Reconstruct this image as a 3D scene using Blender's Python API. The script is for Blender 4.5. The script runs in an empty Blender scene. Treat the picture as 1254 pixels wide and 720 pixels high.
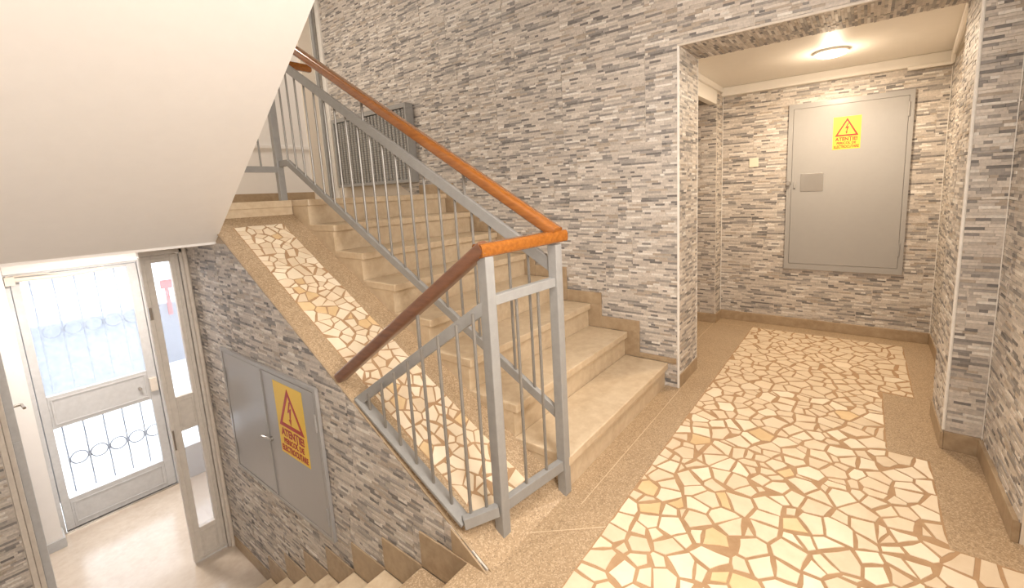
import bpy, math, random
from mathutils import Matrix, Vector

random.seed(11)
S = bpy.context.scene
COL = S.collection
PI = math.pi

# ---------------------------------------------------------------- camera
cd = bpy.data.cameras.new('camera')
cam = bpy.data.objects.new('camera', cd)
COL.objects.link(cam)
Rv = Vector((0.80914381, 0.58571564, -0.04715386))
Uv = Vector((-0.04976378, 0.14826255, 0.98769519))
Fv = Vector((-0.58549967, 0.79684089, -0.14911315))
m = Matrix((Rv, Uv, -Fv)).transposed().to_4x4()
m.translation = Vector((0, 0, 1.3))
cam.matrix_world = m
cd.sensor_width = 36.0
cd.lens = 536.973 / 1254 * 36.0
cd.shift_x = -36.474 / 1254
cd.shift_y = -46.161 / 1254
cd.clip_start = 0.02
S.camera = cam

# ---------------------------------------------------------------- exposure, world
S.view_settings.view_transform = 'Standard'
S.view_settings.look = 'None'
S.view_settings.gamma = 1.0
S.view_settings.use_curve_mapping = False
S.view_settings.exposure = 0.0
W = bpy.data.worlds.new('sky')
S.world = W
W.use_nodes = True
bg = W.node_tree.nodes['Background']
bg.inputs[0].default_value = (0.86, 0.93, 1.0, 1)
bg.inputs[1].default_value = 5.5


def area(name, loc, size, power, color, rot=(0, 0, 0), shape='DISK'):
    l = bpy.data.lights.new(name, 'AREA')
    l.shape = shape
    l.size = size
    l.energy = power
    l.color = color
    o = bpy.data.objects.new(name, l)
    o.location = loc
    o.rotation_euler = rot
    COL.objects.link(o)
    return o


WARM = (1.0, 0.80, 0.58)
NEUT = (1.0, 0.935, 0.87)
area('hall_fill', (-0.15, 0.95, 2.40), 0.5, 18, NEUT)  # added overhead fill for the hall, as is the next; neither is seen
area('hall_fill', (-0.2, -1.2, 2.40), 0.5, 9, NEUT)
wl = area('wall_fill_panel', (0.455, 0.62, 1.70), 0.8, 42, NEUT, (0, PI / 2, 0), 'RECTANGLE')  # added unseen panel that brightens the soffit and railing faces
wl.data.size_y = 0.8
area('stairwell_fill', (-4.0, 1.0, 3.7), 0.6, 36, (1.0, 0.89, 0.77))  # added fill high over the upper landing, no fixture seen
pl = bpy.data.lights.new('alcove_lamp', 'POINT')
pl.energy = 5.0
pl.color = WARM
pl.shadow_soft_size = 0.045
po = bpy.data.objects.new('alcove_lamp', pl)
po.location = (-0.218, 3.645, 2.035)
COL.objects.link(po)
area('alcove_lamp', (-0.218, 3.645, 2.075), 0.17, 23, WARM)
area('vestibule_lamp', (-4.2, 0.62, 1.06), 0.22, 25, (1.0, 0.87, 0.76))

# ---------------------------------------------------------------- materials


def mat(name, color=(.8, .8, .8), rough=.5, metal=0.0, spec=0.5):
    mt = bpy.data.materials.new(name)
    mt.use_nodes = True
    b = mt.node_tree.nodes['Principled BSDF']
    b.inputs['Base Color'].default_value = (*color, 1)
    b.inputs['Roughness'].default_value = rough
    b.inputs['Metallic'].default_value = metal
    b.inputs['Specular IOR Level'].default_value = spec
    return mt, mt.node_tree, b


def ramp_node(nt, stops):
    r = nt.nodes.new('ShaderNodeValToRGB')
    e = r.color_ramp.elements
    while len(e) < len(stops):
        e.new(0.5)
    for i, (p, c) in enumerate(stops):
        e[i].position = p
        e[i].color = (*c, 1)
    return r


def noise(nt, scale, detail=4, rough=.6, vec=None):
    n = nt.nodes.new('ShaderNodeTexNoise')
    n.inputs['Scale'].default_value = scale
    n.inputs['Detail'].default_value = detail
    n.inputs['Roughness'].default_value = rough
    if vec:
        nt.links.new(vec, n.inputs['Vector'])
    return n


def wcoord(nt):
    return nt.nodes.new('ShaderNodeNewGeometry').outputs['Position']


def bump(nt, b, src, strength=.2, dist=.002):
    bp = nt.nodes.new('ShaderNodeBump')
    bp.inputs['Strength'].default_value = strength
    bp.inputs['Distance'].default_value = dist
    nt.links.new(src, bp.inputs['Height'])
    nt.links.new(bp.outputs[0], b.inputs['Normal'])


def mix(nt, fac, a, b_, mode='MIX'):
    mx = nt.nodes.new('ShaderNodeMix')
    mx.data_type = 'RGBA'
    mx.blend_type = mode
    for s, v in ((0, fac), (6, a), (7, b_)):
        if isinstance(v, (int, float)):
            mx.inputs[s].default_value = v
        elif isinstance(v, tuple):
            mx.inputs[s].default_value = (*v, 1)
        else:
            nt.links.new(v, mx.inputs[s])
    return mx.outputs[2]


def terrazzo(name, c1, c2, c3, rough=.35, speck=True):
    mt, nt, b = mat(name, rough=rough)
    P = wcoord(nt)
    n1 = noise(nt, 3.0, 5, .6, P)
    r1 = ramp_node(nt, [(.32, c1), (.68, c2)])
    nt.links.new(n1.outputs[0], r1.inputs[0])
    col = r1.outputs[0]
    if speck:
        v = nt.nodes.new('ShaderNodeTexVoronoi')
        v.inputs['Scale'].default_value = 230
        nt.links.new(P, v.inputs['Vector'])
        sep = nt.nodes.new('ShaderNodeSeparateColor')
        nt.links.new(v.outputs['Color'], sep.inputs[0])
        r2 = ramp_node(nt, [(.0, (0, 0, 0)), (.70, (0, 0, 0)), (.74, (1, 1, 1))])
        nt.links.new(sep.outputs[0], r2.inputs[0])
        col = mix(nt, r2.outputs[0], col, c3)
        r3 = ramp_node(nt, [(.0, (1, 1, 1)), (.14, (1, 1, 1)), (.18, (0, 0, 0))])
        nt.links.new(sep.outputs[1], r3.inputs[0])
        dark = tuple(x * .80 for x in c1)
        col = mix(nt, r3.outputs[0], col, dark)
    else:
        n2 = noise(nt, 22.0, 6, .65, P)
        r2 = ramp_node(nt, [(.38, (0, 0, 0)), (.75, (1, 1, 1))])
        nt.links.new(n2.outputs[0], r2.inputs[0])
        col = mix(nt, r2.outputs[0], col, c3)
    nt.links.new(col, b.inputs['Base Color'])
    return mt


M_FLOOR = terrazzo('terrazzo_tan', (.38, .27, .165), (.46, .335, .21), (.54, .41, .275), .3)
M_STEP = terrazzo('polished_stone', (.53, .405, .265), (.63, .50, .345), (.70, .58, .42), .28, False)
M_SKIRT = terrazzo('skirting_stone', (.31, .22, .135), (.40, .295, .19), (.46, .35, .23), .4, False)
M_VEST = terrazzo('vestibule_terrazzo', (.52, .43, .345), (.58, .49, .40), (.62, .54, .45), .2, False)


def strip_mat():
    mt, nt, b = mat('tile_strip', rough=.5)
    a = nt.nodes.new('ShaderNodeAttribute')
    a.attribute_name = 'Col'
    n = noise(nt, 90, 3, .6, wcoord(nt))
    r = ramp_node(nt, [(.3, (.84, .84, .84)), (.7, (1.1, 1.08, 1.06))])
    nt.links.new(n.outputs[0], r.inputs[0])
    nt.links.new(mix(nt, 1.0, a.outputs[0], r.outputs[0], 'MULTIPLY'), b.inputs['Base Color'])
    return mt


M_STRIP = strip_mat()


def stone_mat(name, c1, c2):
    mt, nt, b = mat(name, rough=.38)
    P = wcoord(nt)
    n1 = noise(nt, 9, 6, .65, P)
    r1 = ramp_node(nt, [(.3, c1), (.7, c2)])
    nt.links.new(n1.outputs[0], r1.inputs[0])
    oi = nt.nodes.new('ShaderNodeObjectInfo')
    r2 = ramp_node(nt, [(0, (.90, .88, .85)), (1, (1.06, 1.06, 1.06))])
    nt.links.new(oi.outputs['Random'], r2.inputs[0])
    nt.links.new(mix(nt, 1.0, r1.outputs[0], r2.outputs[0], 'MULTIPLY'), b.inputs['Base Color'])
    bump(nt, b, n1.outputs[0], .15, .002)
    return mt


M_STONES = [stone_mat('cream_stone', (.74, .60, .43), (.84, .71, .54)),
            stone_mat('pale_stone', (.82, .70, .53), (.88, .78, .62)),
            stone_mat('ochre_stone', (.70, .49, .26), (.78, .60, .36))]
M_GROUT = terrazzo('mosaic_grout', (.36, .215, .11), (.44, .275, .15), (.48, .32, .18), .7, False)


def plaster(name, c, rough=.7):
    mt, nt, b = mat(name, c, rough)
    n = noise(nt, 14, 4, .6, wcoord(nt))
    r = ramp_node(nt, [(.3, tuple(x * .975 for x in c)), (.7, c)])
    nt.links.new(n.outputs[0], r.inputs[0])
    nt.links.new(r.outputs[0], b.inputs['Base Color'])
    bump(nt, b, n.outputs[0], .06, .004)
    return mt


M_WHITE = plaster('white_plaster', (.83, .805, .78))
M_CEIL = plaster('ceiling_paint', (.88, .84, .77), .5)
M_CREAM = plaster('cream_paint', (.78, .70, .60), .4)


def painted(name, c, rough=.4, metal=0.0, lo=.92, hi=1.05):
    mt, nt, b = mat(name, c, rough, metal)
    n = noise(nt, 30, 5, .6, wcoord(nt))
    r = ramp_node(nt, [(.3, tuple(x * lo for x in c)), (.7, tuple(min(1, x * hi) for x in c))])
    nt.links.new(n.outputs[0], r.inputs[0])
    nt.links.new(r.outputs[0], b.inputs['Base Color'])
    return mt


M_GREY = painted('grey_paint', (.30, .295, .285), .33)
M_BAL = painted('baluster_metal', (.23, .215, .195), .35, .2)
M_CAB = painted('cabinet_paint', (.355, .345, .335), .3, 0.0, .985, 1.01)
M_DOOR = painted('door_paint', (.52, .525, .53), .42)
M_DOORW = painted('worn_door_paint', (.66, .615, .56), .5)
M_TRIM = painted('pale_trim', (.66, .60, .53), .45)
M_FIN = painted('radiator_paint', (.46, .45, .43), .45)
M_WTRIM = painted('white_trim', (.80, .77, .72), .4)
M_DARK = mat('dark_gap', (.10, .095, .09), .6)[0]
M_STEEL = mat('steel', (.50, .48, .45), .22, .9)[0]
M_PLASTIC = mat('cream_plastic', (.80, .72, .58), .4)[0]
M_YEL = mat('sign_yellow', (.84, .57, .06), .45)[0]
M_RED = mat('sign_red', (.42, .028, .018), .45)[0]
M_GRILLE = painted('bar_grille_metal', (.22, .235, .26), .5)
M_STREETW = plaster('street_wall_paint', (.15, .157, .178))
M_STREET = plaster('street_paving', (.80, .80, .80))


def wood(name, c1, c2, rough=.2):
    mt, nt, b = mat(name, rough=rough)
    P = wcoord(nt)
    mp = nt.nodes.new('ShaderNodeMapping')
    mp.inputs['Scale'].default_value = (5, 38, 38)
    nt.links.new(P, mp.inputs[0])
    n = noise(nt, 2.0, 6, .6, mp.outputs[0])
    r = ramp_node(nt, [(.3, c1), (.72, c2)])
    nt.links.new(n.outputs[0], r.inputs[0])
    nt.links.new(r.outputs[0], b.inputs['Base Color'])
    b.inputs['Coat Weight'].default_value = .5
    b.inputs['Coat Roughness'].default_value = .12
    return mt


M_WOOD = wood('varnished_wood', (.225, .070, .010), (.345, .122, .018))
M_WOOD_SHADE = wood('dull_shaded_wood', (.12, .05, .026), (.19, .08, .04), .35)  # darker copy of the handrail wood, shade put into its colour


def glass(name, frost):
    mt = bpy.data.materials.new(name)
    mt.use_nodes = True
    nt = mt.node_tree
    nt.nodes.clear()
    out = nt.nodes.new('ShaderNodeOutputMaterial')
    tr = nt.nodes.new('ShaderNodeBsdfTransparent')
    tr.inputs[0].default_value = (.98, .985, .995, 1)
    gl = nt.nodes.new('ShaderNodeBsdfGlossy')
    gl.inputs['Roughness'].default_value = .05
    tl = nt.nodes.new('ShaderNodeBsdfTranslucent')
    tl.inputs[0].default_value = (.52, .54, .60, 1)
    m1 = nt.nodes.new('ShaderNodeMixShader')
    m1.inputs[0].default_value = frost
    nt.links.new(tr.outputs[0], m1.inputs[1])
    nt.links.new(tl.outputs[0], m1.inputs[2])
    if frost > .3:
        n = noise(nt, 25, 5, .65, wcoord(nt))
        mm = nt.nodes.new('ShaderNodeMath')
        mm.operation = 'MULTIPLY'
        mm.inputs[1].default_value = frost * 1.8
        nt.links.new(n.outputs[0], mm.inputs[0])
        nt.links.new(mm.outputs[0], m1.inputs[0])
    m2 = nt.nodes.new('ShaderNodeMixShader')
    m2.inputs[0].default_value = .05
    nt.links.new(m1.outputs[0], m2.inputs[1])
    nt.links.new(gl.outputs[0], m2.inputs[2])
    nt.links.new(m2.outputs[0], out.inputs[0])
    return mt


M_FROST = glass('frosted_glass', .32)
M_GLASS = glass('clear_glass', .08)


def emit(name, c, s):
    mt = bpy.data.materials.new(name)
    mt.use_nodes = True
    b = mt.node_tree.nodes['Principled BSDF']
    b.inputs['Emission Color'].default_value = (*c, 1)
    b.inputs['Emission Strength'].default_value = s
    return mt


M_LAMP = emit('lamp_diffuser', (1.0, .93, .82), 5)

# ---------------------------------------------------------------- mesh helpers


class MB:
    def __init__(s):
        s.v, s.f, s.c = [], [], []

    def add(s, v, f, c=None):
        o = len(s.v)
        s.v += [tuple(p) for p in v]
        s.f += [tuple(i + o for i in q) for q in f]
        if c is not None:
            s.c += [c] * len(f)
        return s

    def box(s, x0, x1, y0, y1, z0, z1):
        v = [(x0, y0, z0), (x1, y0, z0), (x1, y1, z0), (x0, y1, z0), (x0, y0, z1), (x1, y0, z1), (x1, y1, z1), (x0, y1, z1)]
        return s.add(v, [(3, 2, 1, 0), (4, 5, 6, 7), (0, 1, 5, 4), (1, 2, 6, 5), (2, 3, 7, 6), (3, 0, 4, 7)])

    def prism(s, poly, y0, y1):
        """polygon in XZ (counter-clockwise seen from -Y) extruded along Y"""
        n = len(poly)
        v = [(x, y0, z) for x, z in poly] + [(x, y1, z) for x, z in poly]
        f = [tuple(range(n)), tuple(range(2 * n - 1, n - 1, -1))]
        f += [(i + n, (i + 1) % n + n, (i + 1) % n, i) for i in range(n)]
        return s.add(v, f)

    def bar(s, p0, p1, w, h, up=(0, 0, 1), r=0.0):
        p0, p1 = Vector(p0), Vector(p1)
        d = (p1 - p0).normalized()
        u = Vector(up)
        u = (u - d * u.dot(d))
        if u.length < 1e-4:
            u = Vector((1, 0, 0)) - d * d.x
        u.normalize()
        sd = d.cross(u)
        prof = []
        if r <= 0:
            prof = [(-w / 2, -h / 2), (w / 2, -h / 2), (w / 2, h / 2), (-w / 2, h / 2)]
        else:
            for cx, cy, a0 in ((w / 2 - r, -h / 2 + r, -90), (w / 2 - r, h / 2 - r, 0), (-w / 2 + r, h / 2 - r, 90), (-w / 2 + r, -h / 2 + r, 180)):
                for k in range(4):
                    a = math.radians(a0 + 30 * k)
                    prof.append((cx + r * math.cos(a), cy + r * math.sin(a)))
        n = len(prof)
        v = [p0 + sd * a + u * b for a, b in prof] + [p1 + sd * a + u * b for a, b in prof]
        f = [tuple(range(n - 1, -1, -1)), tuple(range(n, 2 * n))]
        f += [(i, (i + 1) % n, (i + 1) % n + n, i + n) for i in range(n)]
        return s.add(v, f)

    def tube(s, pts, r, seg=8):
        pts = [Vector(p) for p in pts]
        rings = []
        for i, p in enumerate(pts):
            d = (pts[min(i + 1, len(pts) - 1)] - pts[max(i - 1, 0)]).normalized()
            a = d.cross(Vector((0, 0, 1)))
            if a.length < 1e-3:
                a = d.cross(Vector((1, 0, 0)))
            a.normalize()
            b = d.cross(a)
            rings.append([p + (a * math.cos(2 * PI * k / seg) + b * math.sin(2 * PI * k / seg)) * r for k in range(seg)])
        v = [q for rg in rings for q in rg]
        f = [tuple(range(seg - 1, -1, -1)), tuple(range(len(v) - seg, len(v)))]
        for i in range(len(pts) - 1):
            for k in range(seg):
                k2 = (k + 1) % seg
                f.append((i * seg + k, i * seg + k2, (i + 1) * seg + k2, (i + 1) * seg + k))
        # orient outward not critical
        return s.add(v, f)

    def lathe(s, prof, center, seg=32, axis='Z'):
        n = len(prof)
        v = []
        for k in range(seg):
            a = 2 * PI * k / seg
            for r, z in prof:
                p = (r * math.cos(a), r * math.sin(a), z)
                if axis == 'Y':
                    p = (p[0], -p[2], p[1])
                v.append((p[0] + center[0], p[1] + center[1], p[2] + center[2]))
        f = []
        for k in range(seg):
            k2 = (k + 1) % seg
            for i in range(n - 1):
                f.append((k * n + i, k2 * n + i, k2 * n + i + 1, k * n + i + 1))
        return s.add(v, f)


def wloc(o):
    p = Vector((0, 0, 0))
    while o:
        p += o.location
        o = o.parent
    return p


def obj(name, mb, material, parent=None, bev=0.0, smooth=False, kind=None, label=None, fix=True):
    off = wloc(parent) if parent else Vector((0, 0, 0))
    me = bpy.data.meshes.new(name)
    me.from_pydata([tuple(Vector(p) - off) for p in mb.v], [], mb.f)
    me.materials.append(material)
    if mb.c:
        at = me.color_attributes.new('Col', 'FLOAT_COLOR', 'CORNER')
        i = 0
        for p in me.polygons:
            for _ in p.loop_indices:
                at.data[i].color = (*mb.c[p.index], 1)
                i += 1
    if fix:
        import bmesh
        bm = bmesh.new()
        bm.from_mesh(me)
        bmesh.ops.recalc_face_normals(bm, faces=bm.faces)
        bm.to_mesh(me)
        bm.free()
    if smooth:
        for p in me.polygons:
            p.use_smooth = True
        try:
            me.set_sharp_from_angle(angle=math.radians(40))
        except Exception:
            pass
    o = bpy.data.objects.new(name, me)
    COL.objects.link(o)
    if parent:
        o.parent = parent
    if bev:
        b = o.modifiers.new('bevel', 'BEVEL')
        b.width = bev
        b.segments = 2
        b.limit_method = 'ANGLE'
    if kind:
        o['kind'] = kind
    if label:
        o['label'] = label
    return o


def struct(name, mb, material, bev=0.0):
    return obj(name, mb, material, None, bev, kind='structure')


def thing(name, label, cat, loc, group=None):
    o = bpy.data.objects.new(name, None)
    o.empty_display_size = .1
    o.location = loc
    COL.objects.link(o)
    o['label'] = label
    o['category'] = cat
    if group:
        o['group'] = group
    return o


def tag(o, label, cat, group=None):
    o['label'] = label
    o['category'] = cat
    if group:
        o['group'] = group
    return o


def B(*a):
    return MB().box(*a)


def text_mesh(name, body, size, loc, material, parent, bold=.012, align='CENTER', width=None):
    cu = bpy.data.curves.new(name, 'FONT')
    cu.body = body
    cu.size = size
    cu.align_x = align
    cu.offset = bold * size
    cu.extrude = .0004
    cu.resolution_u = 3
    t = bpy.data.objects.new(name, cu)
    COL.objects.link(t)
    dg = bpy.context.evaluated_depsgraph_get()
    me = bpy.data.meshes.new_from_object(t.evaluated_get(dg))
    bpy.data.objects.remove(t)
    bpy.data.curves.remove(cu)
    xs = [v.co.x for v in me.vertices]
    k = 1.0
    if width and xs:
        k = width / (max(xs) - min(xs))
    for v in me.vertices:       # stand the text up, facing -Y
        x, y, z = v.co
        v.co = (x * k, -z, y)
    me.materials.clear()
    me.materials.append(material)
    o = bpy.data.objects.new(name, me)
    COL.objects.link(o)
    o.parent = parent
    o.location = Vector(loc) - wloc(parent)
    return o


# ---------------------------------------------------------------- dimensions
YA, YA2, YR, YB, YC = 2.645, 3.004, 4.311, 1.435, .946
X1, X2, X3, X4, X5 = -.903, -1.067, .473, .366, .503
ZL, ZCA, ZH, ZTOP = 2.087, 2.12, 2.45, 4.15
XB, XD, XW, ZF = -4.85, -4.887, -3.63, -1.165
H, RUN, S0 = .164, .28, -.96            # up flight: riser, going, first nosing
HD, RD, D0 = .157, .2725, -1.075        # down flight
NUP, LAND = 8, 1.312
YN = -.28                               # near wall of the down flight


def zramp(x):
    return .56 * (-.97 - x)


# ---------------------------------------------------------------- wall tiles of raised strips
PAL = [((.57, .52, .47), 27), ((.65, .60, .545), 20), ((.49, .45, .41), 16), ((.375, .35, .33), 15), ((.27, .255, .245), 10),
       ((.20, .19, .185), 5), ((.46, .395, .33), 9), ((.74, .71, .665), 6)]
PCOL = [c for c, w in PAL for _ in range(w)]
TW, TH, NROW = .60, .195, 15


def clip(poly, a, b, c):
    """keep a*x+b*y<=c"""
    out = []
    n = len(poly)
    for i in range(n):
        p, q = poly[i], poly[(i + 1) % n]
        dp, dq = a * p[0] + b * p[1] - c, a * q[0] + b * q[1] - c
        if dp <= 0:
            out.append(p)
        if (dp < 0 < dq) or (dq < 0 < dp):
            t = dp / (dp - dq)
            out.append((p[0] + (q[0] - p[0]) * t, p[1] + (q[1] - p[1]) * t))
    return out


def tile_strips(rng):
    st = []
    rh = TH / NROW
    for r in range(NROW):
        x = -rng.uniform(0, .08)
        while x < TW - .002:
            L = rng.choice((.028, .038, .048, .058, .068, .08, .10, .12))
            a, b = max(x, .0015), min(x + L, TW - .0015)
            if b - a > .006:
                y0, y1 = r * rh + (.0015 if r == 0 else 0), (r + 1) * rh - (.0015 if r == NROW - 1 else .0006)
                col = rng.choice(PCOL)
                j = rng.uniform(.93, 1.07)
                st.append((a, b - .0006, y0, y1, rng.uniform(.0055, .0095), tuple(k * j for k in col)))
            x += L
    return st


def tile_mesh(strips, rect, planes):
    mb = MB()
    base = [(rect[0], rect[2]), (rect[1], rect[2]), (rect[1], rect[3]), (rect[0], rect[3])]
    for pl in planes:
        base = clip(base, *pl)
    if len(base) < 3:
        return None

    def slab(poly, z0, z1, c):
        n = len(poly)
        v = [(x, y, z0) for x, y in poly] + [(x, y, z1) for x, y in poly]
        mb.add(v, [tuple(range(n, 2 * n))] + [(i, (i + 1) % n, (i + 1) % n + n, i + n) for i in range(n)], c)
    slab(base, 0, .0045, (.62, .57, .51))
    for a, b, y0, y1, h, c in strips:
        a, b, y0, y1 = max(a, rect[0]), min(b, rect[1]), max(y0, rect[2]), min(y1, rect[3])
        if b - a < .003 or y1 - y0 < .003:
            continue
        poly = [(a, y0), (b, y0), (b, y1), (a, y1)]
        for pl in planes:
            poly = clip(poly, *pl)
            if len(poly) < 3:
                break
        if len(poly) >= 3:
            slab(poly, .0045, h, c)
    me = bpy.data.meshes.new('tile')
    me.from_pydata(mb.v, [], mb.f)
    me.materials.append(M_STRIP)
    at = me.color_attributes.new('Col', 'FLOAT_COLOR', 'CORNER')
    cols = []
    for p in me.polygons:
        cols += list((*mb.c[p.index], 1)) * p.loop_total
    at.data.foreach_set('color', cols)
    return me


rngT = random.Random(5)
VARI = [tile_strips(rngT) for _ in range(8)]
VMESH = [tile_mesh(s, (0, TW, 0, TH), []) for s in VARI]


def tile_wall(parent, origin, u, v, u0, u1, v0, v1, planes=(), seed=1):
    """planes: half planes a*U+b*V<=c in wall coordinates"""
    u, v = Vector(u), Vector(v)
    n = u.cross(v)
    rng = random.Random(seed)
    org = Vector(origin)
    r0, r1 = math.floor(v0 / TH), math.ceil(v1 / TH)
    G = .0015
    for r in range(r0, r1):
        off = rng.choice((0, .1, .2, .3, .4, .5))
        c0, c1 = math.floor((u0 - off) / TW), math.ceil((u1 - off) / TW)
        for c in range(c0, c1):
            tu, tv = c * TW + off, r * TH
            k = rng.randrange(len(VARI))
            rect = (max(0, u0 - tu), min(TW, u1 - tu), max(0, v0 - tv), min(TH, v1 - tv))
            if rect[1] - rect[0] < .01 or rect[3] - rect[2] < .01:
                continue
            pls = [(a, b, cc - a * tu - b * tv) for a, b, cc in planes]
            corners = [(rect[i], rect[2 + j]) for i in (0, 1) for j in (0, 1)]
            cut = [p for p in pls if any(p[0] * x + p[1] * y > p[2] for x, y in corners)]
            if any(all(p[0] * x + p[1] * y >= p[2] for x, y in corners) for p in cut):
                continue
            full = rect[0] == 0 and rect[1] == TW and rect[2] == 0 and rect[3] == TH
            me = VMESH[k] if (full and not cut) else tile_mesh(VARI[k], rect, cut)
            if me is None:
                continue
            o = bpy.data.objects.new('tile', me)
            COL.objects.link(o)
            o.parent = parent
            mm = Matrix((u, v, n)).transposed().to_4x4()
            mm.translation = org + u * tu + v * tv + n * .0002
            o.matrix_local = mm


# ================================================================ SETTING
# ---- tall tiled wall behind the up flight, with the alcove opening
mb = MB()
mb.box(-4.95, X1, YA, YA2, -.2, ZTOP)
mb.box(X1, X4, YA, YA2, ZL, ZTOP)
mb.box(X4, X5 + .3, YA, YA2, -.2, ZTOP)
wall_back = struct('wall_back', mb, M_CREAM)
Zu = (0, 0, 1)
# stepped lower edge is hidden behind the flight: keep what lies above the nosing line
tile_wall(wall_back, (0, YA, 0), (1, 0, 0), Zu, -4.64, X1, 0, 3.55, [(-.5857, -1, .12 + .5857 * .96)], 21)
tile_wall(wall_back, (0, YA, 0), (1, 0, 0), Zu, X1 + .0, X4, ZL, 2.45, [], 22)
tile_wall(wall_back, (0, YA, 0), (1, 0, 0), Zu, X4, X5, .09, 2.45, [], 23)
tile_wall(wall_back, (X1, 0, 0), (0, 1, 0), Zu, YA, YA2, .085, ZL, [], 24)
tile_wall(wall_back, (X4, 0, 0), (0, -1, 0), Zu, -YA2, -YA, .085, ZL, [], 25)
tile_wall(wall_back, (0, 0, ZL), (0, 1, 0), (1, 0, 0), YA, YA2, X1, X4, [], 26)

# ---- alcove
wall_alcove = struct('wall_alcove', B(-2.6, X5 + .3, YR, YR + .12, -.2, 2.5), M_CREAM)
tile_wall(wall_alcove, (0, YR, 0), (1, 0, 0), Zu, X2, X3, .08, 2.05, [], 31)
mb = MB().box(-2.6, X2, 4.13, YR - .001, -.2, 2.5)
wall_passage = struct('wall_passage', mb, M_CREAM)
tile_wall(wall_passage, (0, 4.13, 0), (1, 0, 0), Zu, -2.2, X2, .08, 2.03, [], 32)
tile_wall(wall_passage, (X2, 0, 0), (0, 1, 0), Zu, 4.13, YR - .006, .08, 2.05, [], 33)
struct('wall_passage_end', B(-2.6, -2.5, YA2, 4.13, -.2, 2.5), M_CREAM)
wall_alcove_right = struct('wall_alcove_right', B(X3, X3 + .2, YA2 + .001, YR - .001, -.2, 2.5), M_CREAM)
tile_wall(wall_alcove_right, (X3, 0, 0), (0, -1, 0), Zu, -YR + .006, -YA2, .08, 2.05, [], 34)
struct('ceiling_alcove', B(X2, X3, YA2 + .001, YR - .001, ZCA, ZCA + .1), M_CEIL)
struct('ceiling_passage', B(-2.5, X2 - .06, YA2 + .001, 4.129, 2.03, 2.2), M_CREAM)
# plastered header over the side passage, cornice along the rear wall
mb = MB().box(X2 - .06, X2, YA2 + .001, 4.129, 1.965, ZCA + .05)
mb.box(X2, X2 + .022, YA2 + .001, YR - .06, 2.075, ZCA)
struct('trim_passage_header', mb, M_CEIL, .004)
struct('trim_alcove_cornice', B(X2 + .001, X3 - .001, YR - .055, YR - .001, 2.045, ZCA), M_CEIL, .008)

# ---- right wall of the landing, ends at a doorway near the camera
wall_right = struct('wall_right', B(X5, X5 + .3, 2.05, YA - .001, -.2, ZH), M_CREAM)
tile_wall(wall_right, (X5, 0, 0), (0, -1, 0), Zu, -YA + .006, -2.05, .08, ZH, [], 35)
struct('wall_right_near', B(X5, X5 + .3, -2.6, 1.05, -.2, ZH), M_CREAM)
mb = MB().box(X5 + .12, X5 + .16, 1.05, 2.05, 0, 2.05)
d = struct('door_4', mb, M_CREAM)
obj('door_panel', B(X5 + .11, X5 + .12, 1.2, 1.9, 1.1, 1.9).box(X5 + .11, X5 + .12, 1.2, 1.9, .15, .9), M_CREAM, d, .004)
obj('door_handle', MB().tube([(X5 + .12, 1.95, 1.02), (X5 + .06, 1.95, 1.02), (X5 + .06, 1.84, 1.02)], .009), M_STEEL, d)
struct('wall_right_over_door', B(X5, X5 + .3, 1.05, 2.05, 2.06, ZH), M_CREAM)
struct('wall_near', B(-1.2, X5 + .3, -2.7, -2.6, -.2, ZH), M_CREAM)
struct('wall_hall_left', B(-1.2, -1.08, -2.6, YN - .1, -.2, ZH), M_CREAM)
struct('ceiling_hall', B(-1.12, X5 + .3, -2.6, YA - .001, ZH, ZH + .2), M_WHITE)

# ---- landing floor
mb = MB()
mb.box(D0, X5 + .3, -2.6, YC, -.15, 0)
mb.box(-.985, X5 + .3, YC, YA, -.15, 0)
mb.box(-2.5, X5 + .3, YA, YR, -.15, 0)
floor = struct('floor', mb, M_FLOOR)
# joints between the poured terrazzo fields
mj = MB()
mj.bar((-.985, 1.15, .0003), (-.72, 1.36, .0003), .004, .001)
mj.bar((-.885, 1.40, .0003), (-.885, 2.63, .0003), .004, .001)
mj.bar((-1.067, 4.13, .0003), (-1.067, 3.01, .0003), .004, .001)
mj.bar((-.75, 4.13, .0003), (-1.067, 4.13, .0003), .004, .001)
obj('floor_joint', mj, M_STEP, floor)

# ---- mosaic of broken stone set in the floor
MX0, MX1, MX2, MX3, MX4 = -.742, .302, .154, .306, .503
MY0, MY1, MY2, MY3, MY4 = .2, 4.135, 3.18, 2.48, 1.895
mb = MB()
for r in ((MX0, MX1, MY2, MY1), (MX0, MX2, MY3, MY2), (MX0, MX3, MY4, MY3), (MX0, MX4, MY0, MY4)):
    mb.box(r[0], r[1], r[2], r[3], -.01, .0008)
obj('mosaic_bed', mb, M_GROUT, floor)


def voronoi(seeds, bound, local_clip, wmax=.0034):
    cells = []
    wr = random.Random(3)
    wts = {q: wr.uniform(0, wmax) for q in seeds}
    for i, (x, y) in enumerate(seeds):
        poly = [(bound[0], bound[2]), (bound[1], bound[2]), (bound[1], bound[3]), (bound[0], bound[3])]
        near = sorted(((sx - x) ** 2 + (sy - y) ** 2, sx, sy) for j, (sx, sy) in enumerate(seeds) if j != i and abs(sx - x) < .5 and abs(sy - y) < .5)[:22]
        for d2, sx, sy in near:
            a, b = sx - x, sy - y
            c = (sx * sx + sy * sy - x * x - y * y - wts[(sx, sy)] + wts[(x, y)]) / 2
            poly = clip(poly, a, b, c)
            if len(poly) < 3:
                break
        if len(poly) >= 3:
            poly = local_clip(poly, x, y)
        cells.append(poly)
    return cells


def parea(p):
    return abs(sum(p[i][0] * p[(i + 1) % len(p)][1] - p[(i + 1) % len(p)][0] * p[i][1] for i in range(len(p)))) / 2


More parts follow.
